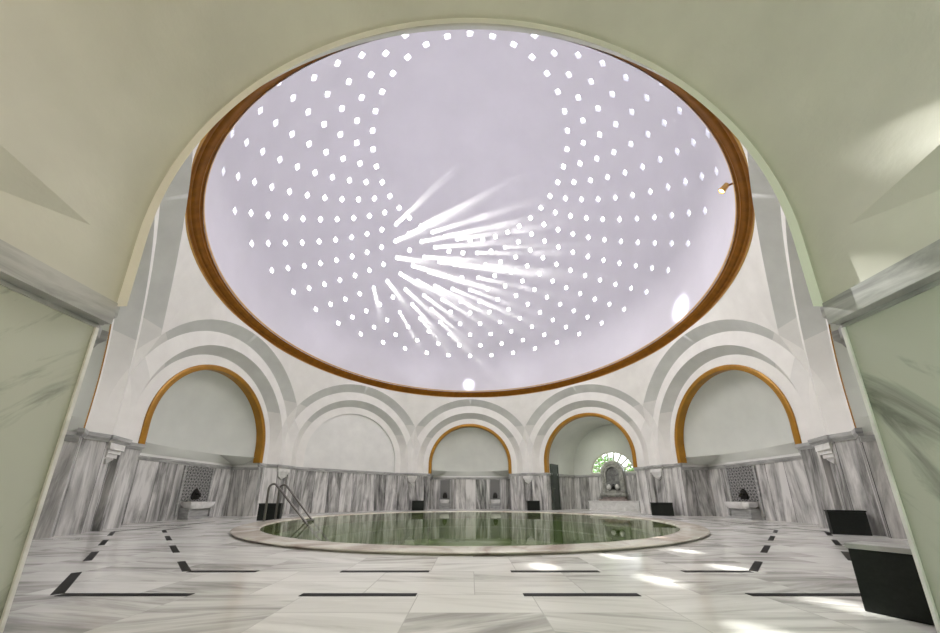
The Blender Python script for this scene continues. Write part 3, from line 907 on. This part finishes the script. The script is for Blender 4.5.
# shrubs outside the fan window
def shrub(u, d, h, w, label, seed):
    rnd = random.Random(seed)
    base = P(FZ, u, FD+d, 0)
    root = tag(empty('shrub', base), label, 'shrub', 'shrubs outside the fan window')
    mb = MB()
    for i in range(900):
        a = rnd.uniform(0, 2*pi); ph = math.acos(rnd.uniform(-1, 1)); r = w*rnd.uniform(.45, 1)**.6
        c = Vector((base[0]+r*sin(ph)*cos(a), base[1]+r*sin(ph)*sin(a), h+r*1.1*cos(ph)))
        d1 = Vector((rnd.uniform(-1, 1), rnd.uniform(-1, 1), rnd.uniform(-1, 1))).normalized()
        d2 = d1.cross(Vector((rnd.uniform(-1, 1), rnd.uniform(-1, 1), .3))).normalized()
        L = rnd.uniform(.09, .15)
        mb.face([c-d1*L, c+d2*L*.4, c+d1*L, c-d2*L*.4])
    mb.build('foliage', LEAF, root, None, 0)
    mb = MB()
    tube(mb, [base, (base[0], base[1], h*.6), (base[0]+.1, base[1], h+.3)], [.08, .06, .03], 8)
    for i in range(4):
        a = i*1.7; tube(mb, [(base[0], base[1], h*.6), (base[0]+.5*w*cos(a), base[1]+.5*w*sin(a), h+.2)], [.04, .015], 6)
    mb.build('stem', BARK, root, 60)
shrub(-1.4, 2.2, 2.2, .95, 'green leafy shrub seen through the left panes of the fan window', 3)
shrub(.4, 3.4, 2.0, .9, 'green leafy shrub seen through the middle panes of the fan window', 5)

# ------------------------------------------------------------------ small lamp on the dome ring
def spotlamp(az, z, r, label):
    n, t = frame(az)
    c = Vector((n.x*r, n.y*r, z))
    root = tag(empty('spotlight', tuple(c)), label, 'lamp')
    ax = (-n*.75 + Vector((0, 0, -.66))).normalized()
    a = ax.cross(Vector((0, 0, 1))).normalized(); b = a.cross(ax)
    mb = MB(); c0 = c - n*.10
    def rg(rad, s): return [tuple(c0 + ax*s + (a*cos(2*pi*k/20)+b*sin(2*pi*k/20))*rad) for k in range(20)]
    mb.grid([rg(.03, -.08), rg(.05, -.07), rg(.06, .03), rg(.066, .035), (rg(.066, .06)), rg(.05, .06), rg(.05, .04)], None, 0, True)
    mb.face(rg(.03, -.08))
    mb.build('housing', GOLDL, root, 40)
    mb = MB(); mb.face(rg(.05, .045)); mb.build('lens', LAMPW, root)
    mb = MB(); tube(mb, [tuple(c+n*.06), tuple(c0-ax*.03)], .018, 8); mb.build('bracket', RINGM, root, 50)
spotlamp(133.2, 6.36, 6.74, 'small lit amber spotlight on the right side of the dome ring')

# ------------------------------------------------------------------ light
def area(name, loc, target, size, power, color=(1, 1, 1), shape='DISK', spread=180):
    L = bpy.data.lights.new(name, 'AREA'); L.energy = power; L.color = color; L.shape = shape; L.size = size
    L.spread = radians(spread)
    o = bpy.data.objects.new(name, L); COL.objects.link(o); o.location = loc
    d = Vector(target)-Vector(loc); o.rotation_euler = d.to_track_quat('-Z', 'Y').to_euler()
    return o
def spot(name, loc, target, power, ang, blend, color, rad=.05):
    L = bpy.data.lights.new(name, 'SPOT'); L.energy = power; L.color = color; L.spot_size = radians(ang); L.spot_blend = blend; L.shadow_soft_size = rad
    o = bpy.data.objects.new(name, L); COL.objects.link(o); o.location = loc
    d = Vector(target)-Vector(loc); o.rotation_euler = d.to_track_quat('-Z', 'Y').to_euler()
    return o
sun = bpy.data.lights.new('sun', 'SUN'); sun.energy = 38; sun.angle = radians(.7); sun.color = (1, .97, .92)
so = bpy.data.objects.new('sun', sun); COL.objects.link(so); so.rotation_euler = SUN.to_track_quat('Z', 'Y').to_euler(); so.location = (0, 0, 20)

# unseen fill lights added below the dome ring to brighten the dome
for az in range(0, 360, 45):
    n, t = frame(az+22.5)
    p = n*6.2
    area('dome_fill', (p.x, p.y, 5.3), (p.x*.1, p.y*.1, 12.0), .7, 30, (.97, .95, 1.0), spread=138)
area('hall_fill', (.7, -.4, 8.4), (.7, -.4, 0), 4.6, 540, (1, .965, .935))  # soft fill added high in the hall, no fixture there
# two spots that hit the foot of the dome
spot('dome_spot', (-.07, 5.7, 6.7), (-.07, 6.8, 6.5), 80, 42, .9, (.92, .92, 1.0))
spot('dome_spot', (5.6, -.3, 6.7), (6.78, -.3, 6.55), 110, 48, .9, (.85, .88, 1.0))
# unseen fills added behind the camera to light the entrance passage
area('passage_fill', (-.6, -10.4, 2.0), (-2.0, -8.4, 2.9), .45, 25, (1, .80, .56))
area('passage_fill', (.9, -10.6, 1.7), (2.3, -8.0, 1.8), .5, 27, (.74, 1, .70))
area('bay_fill', P(45, -.4, 1.4, 3.6), P(45, 0, 2.6, 1.4), .6, 14, (.97, 1, .86))  # added fill brightening the fountain bay, stands for no lamp
wd = bpy.data.worlds.new('sky'); wd.use_nodes = True; scene.world = wd
bg = wd.node_tree.nodes['Background']; bg.inputs[0].default_value = (.93, .97, 1, 1); bg.inputs[1].default_value = 2.6

# ------------------------------------------------------------------ camera
cd = bpy.data.cameras.new('camera'); co = bpy.data.objects.new('camera', cd); COL.objects.link(co)
cd.sensor_fit = 'HORIZONTAL'; cd.sensor_width = 36; cd.lens = F/940*36
cd.shift_y = (417.5-316.5)/940; cd.clip_start = .02
co.location = (0, CAM_Y, CAM_Z); co.rotation_euler = (pi/2 + PITCH, 0, 0)
scene.camera = co
scene.view_settings.view_transform = 'Standard'; scene.view_settings.look = 'None'
scene.view_settings.exposure = .12; scene.view_settings.gamma = 1
scene.cycles.use_denoising = True
scene.cycles.max_bounces = 10; scene.cycles.diffuse_bounces = 4; scene.cycles.glossy_bounces = 4
scene.cycles.transparent_max_bounces = 16; scene.cycles.volume_bounces = 0
scene.cycles.sample_clamp_indirect = 6
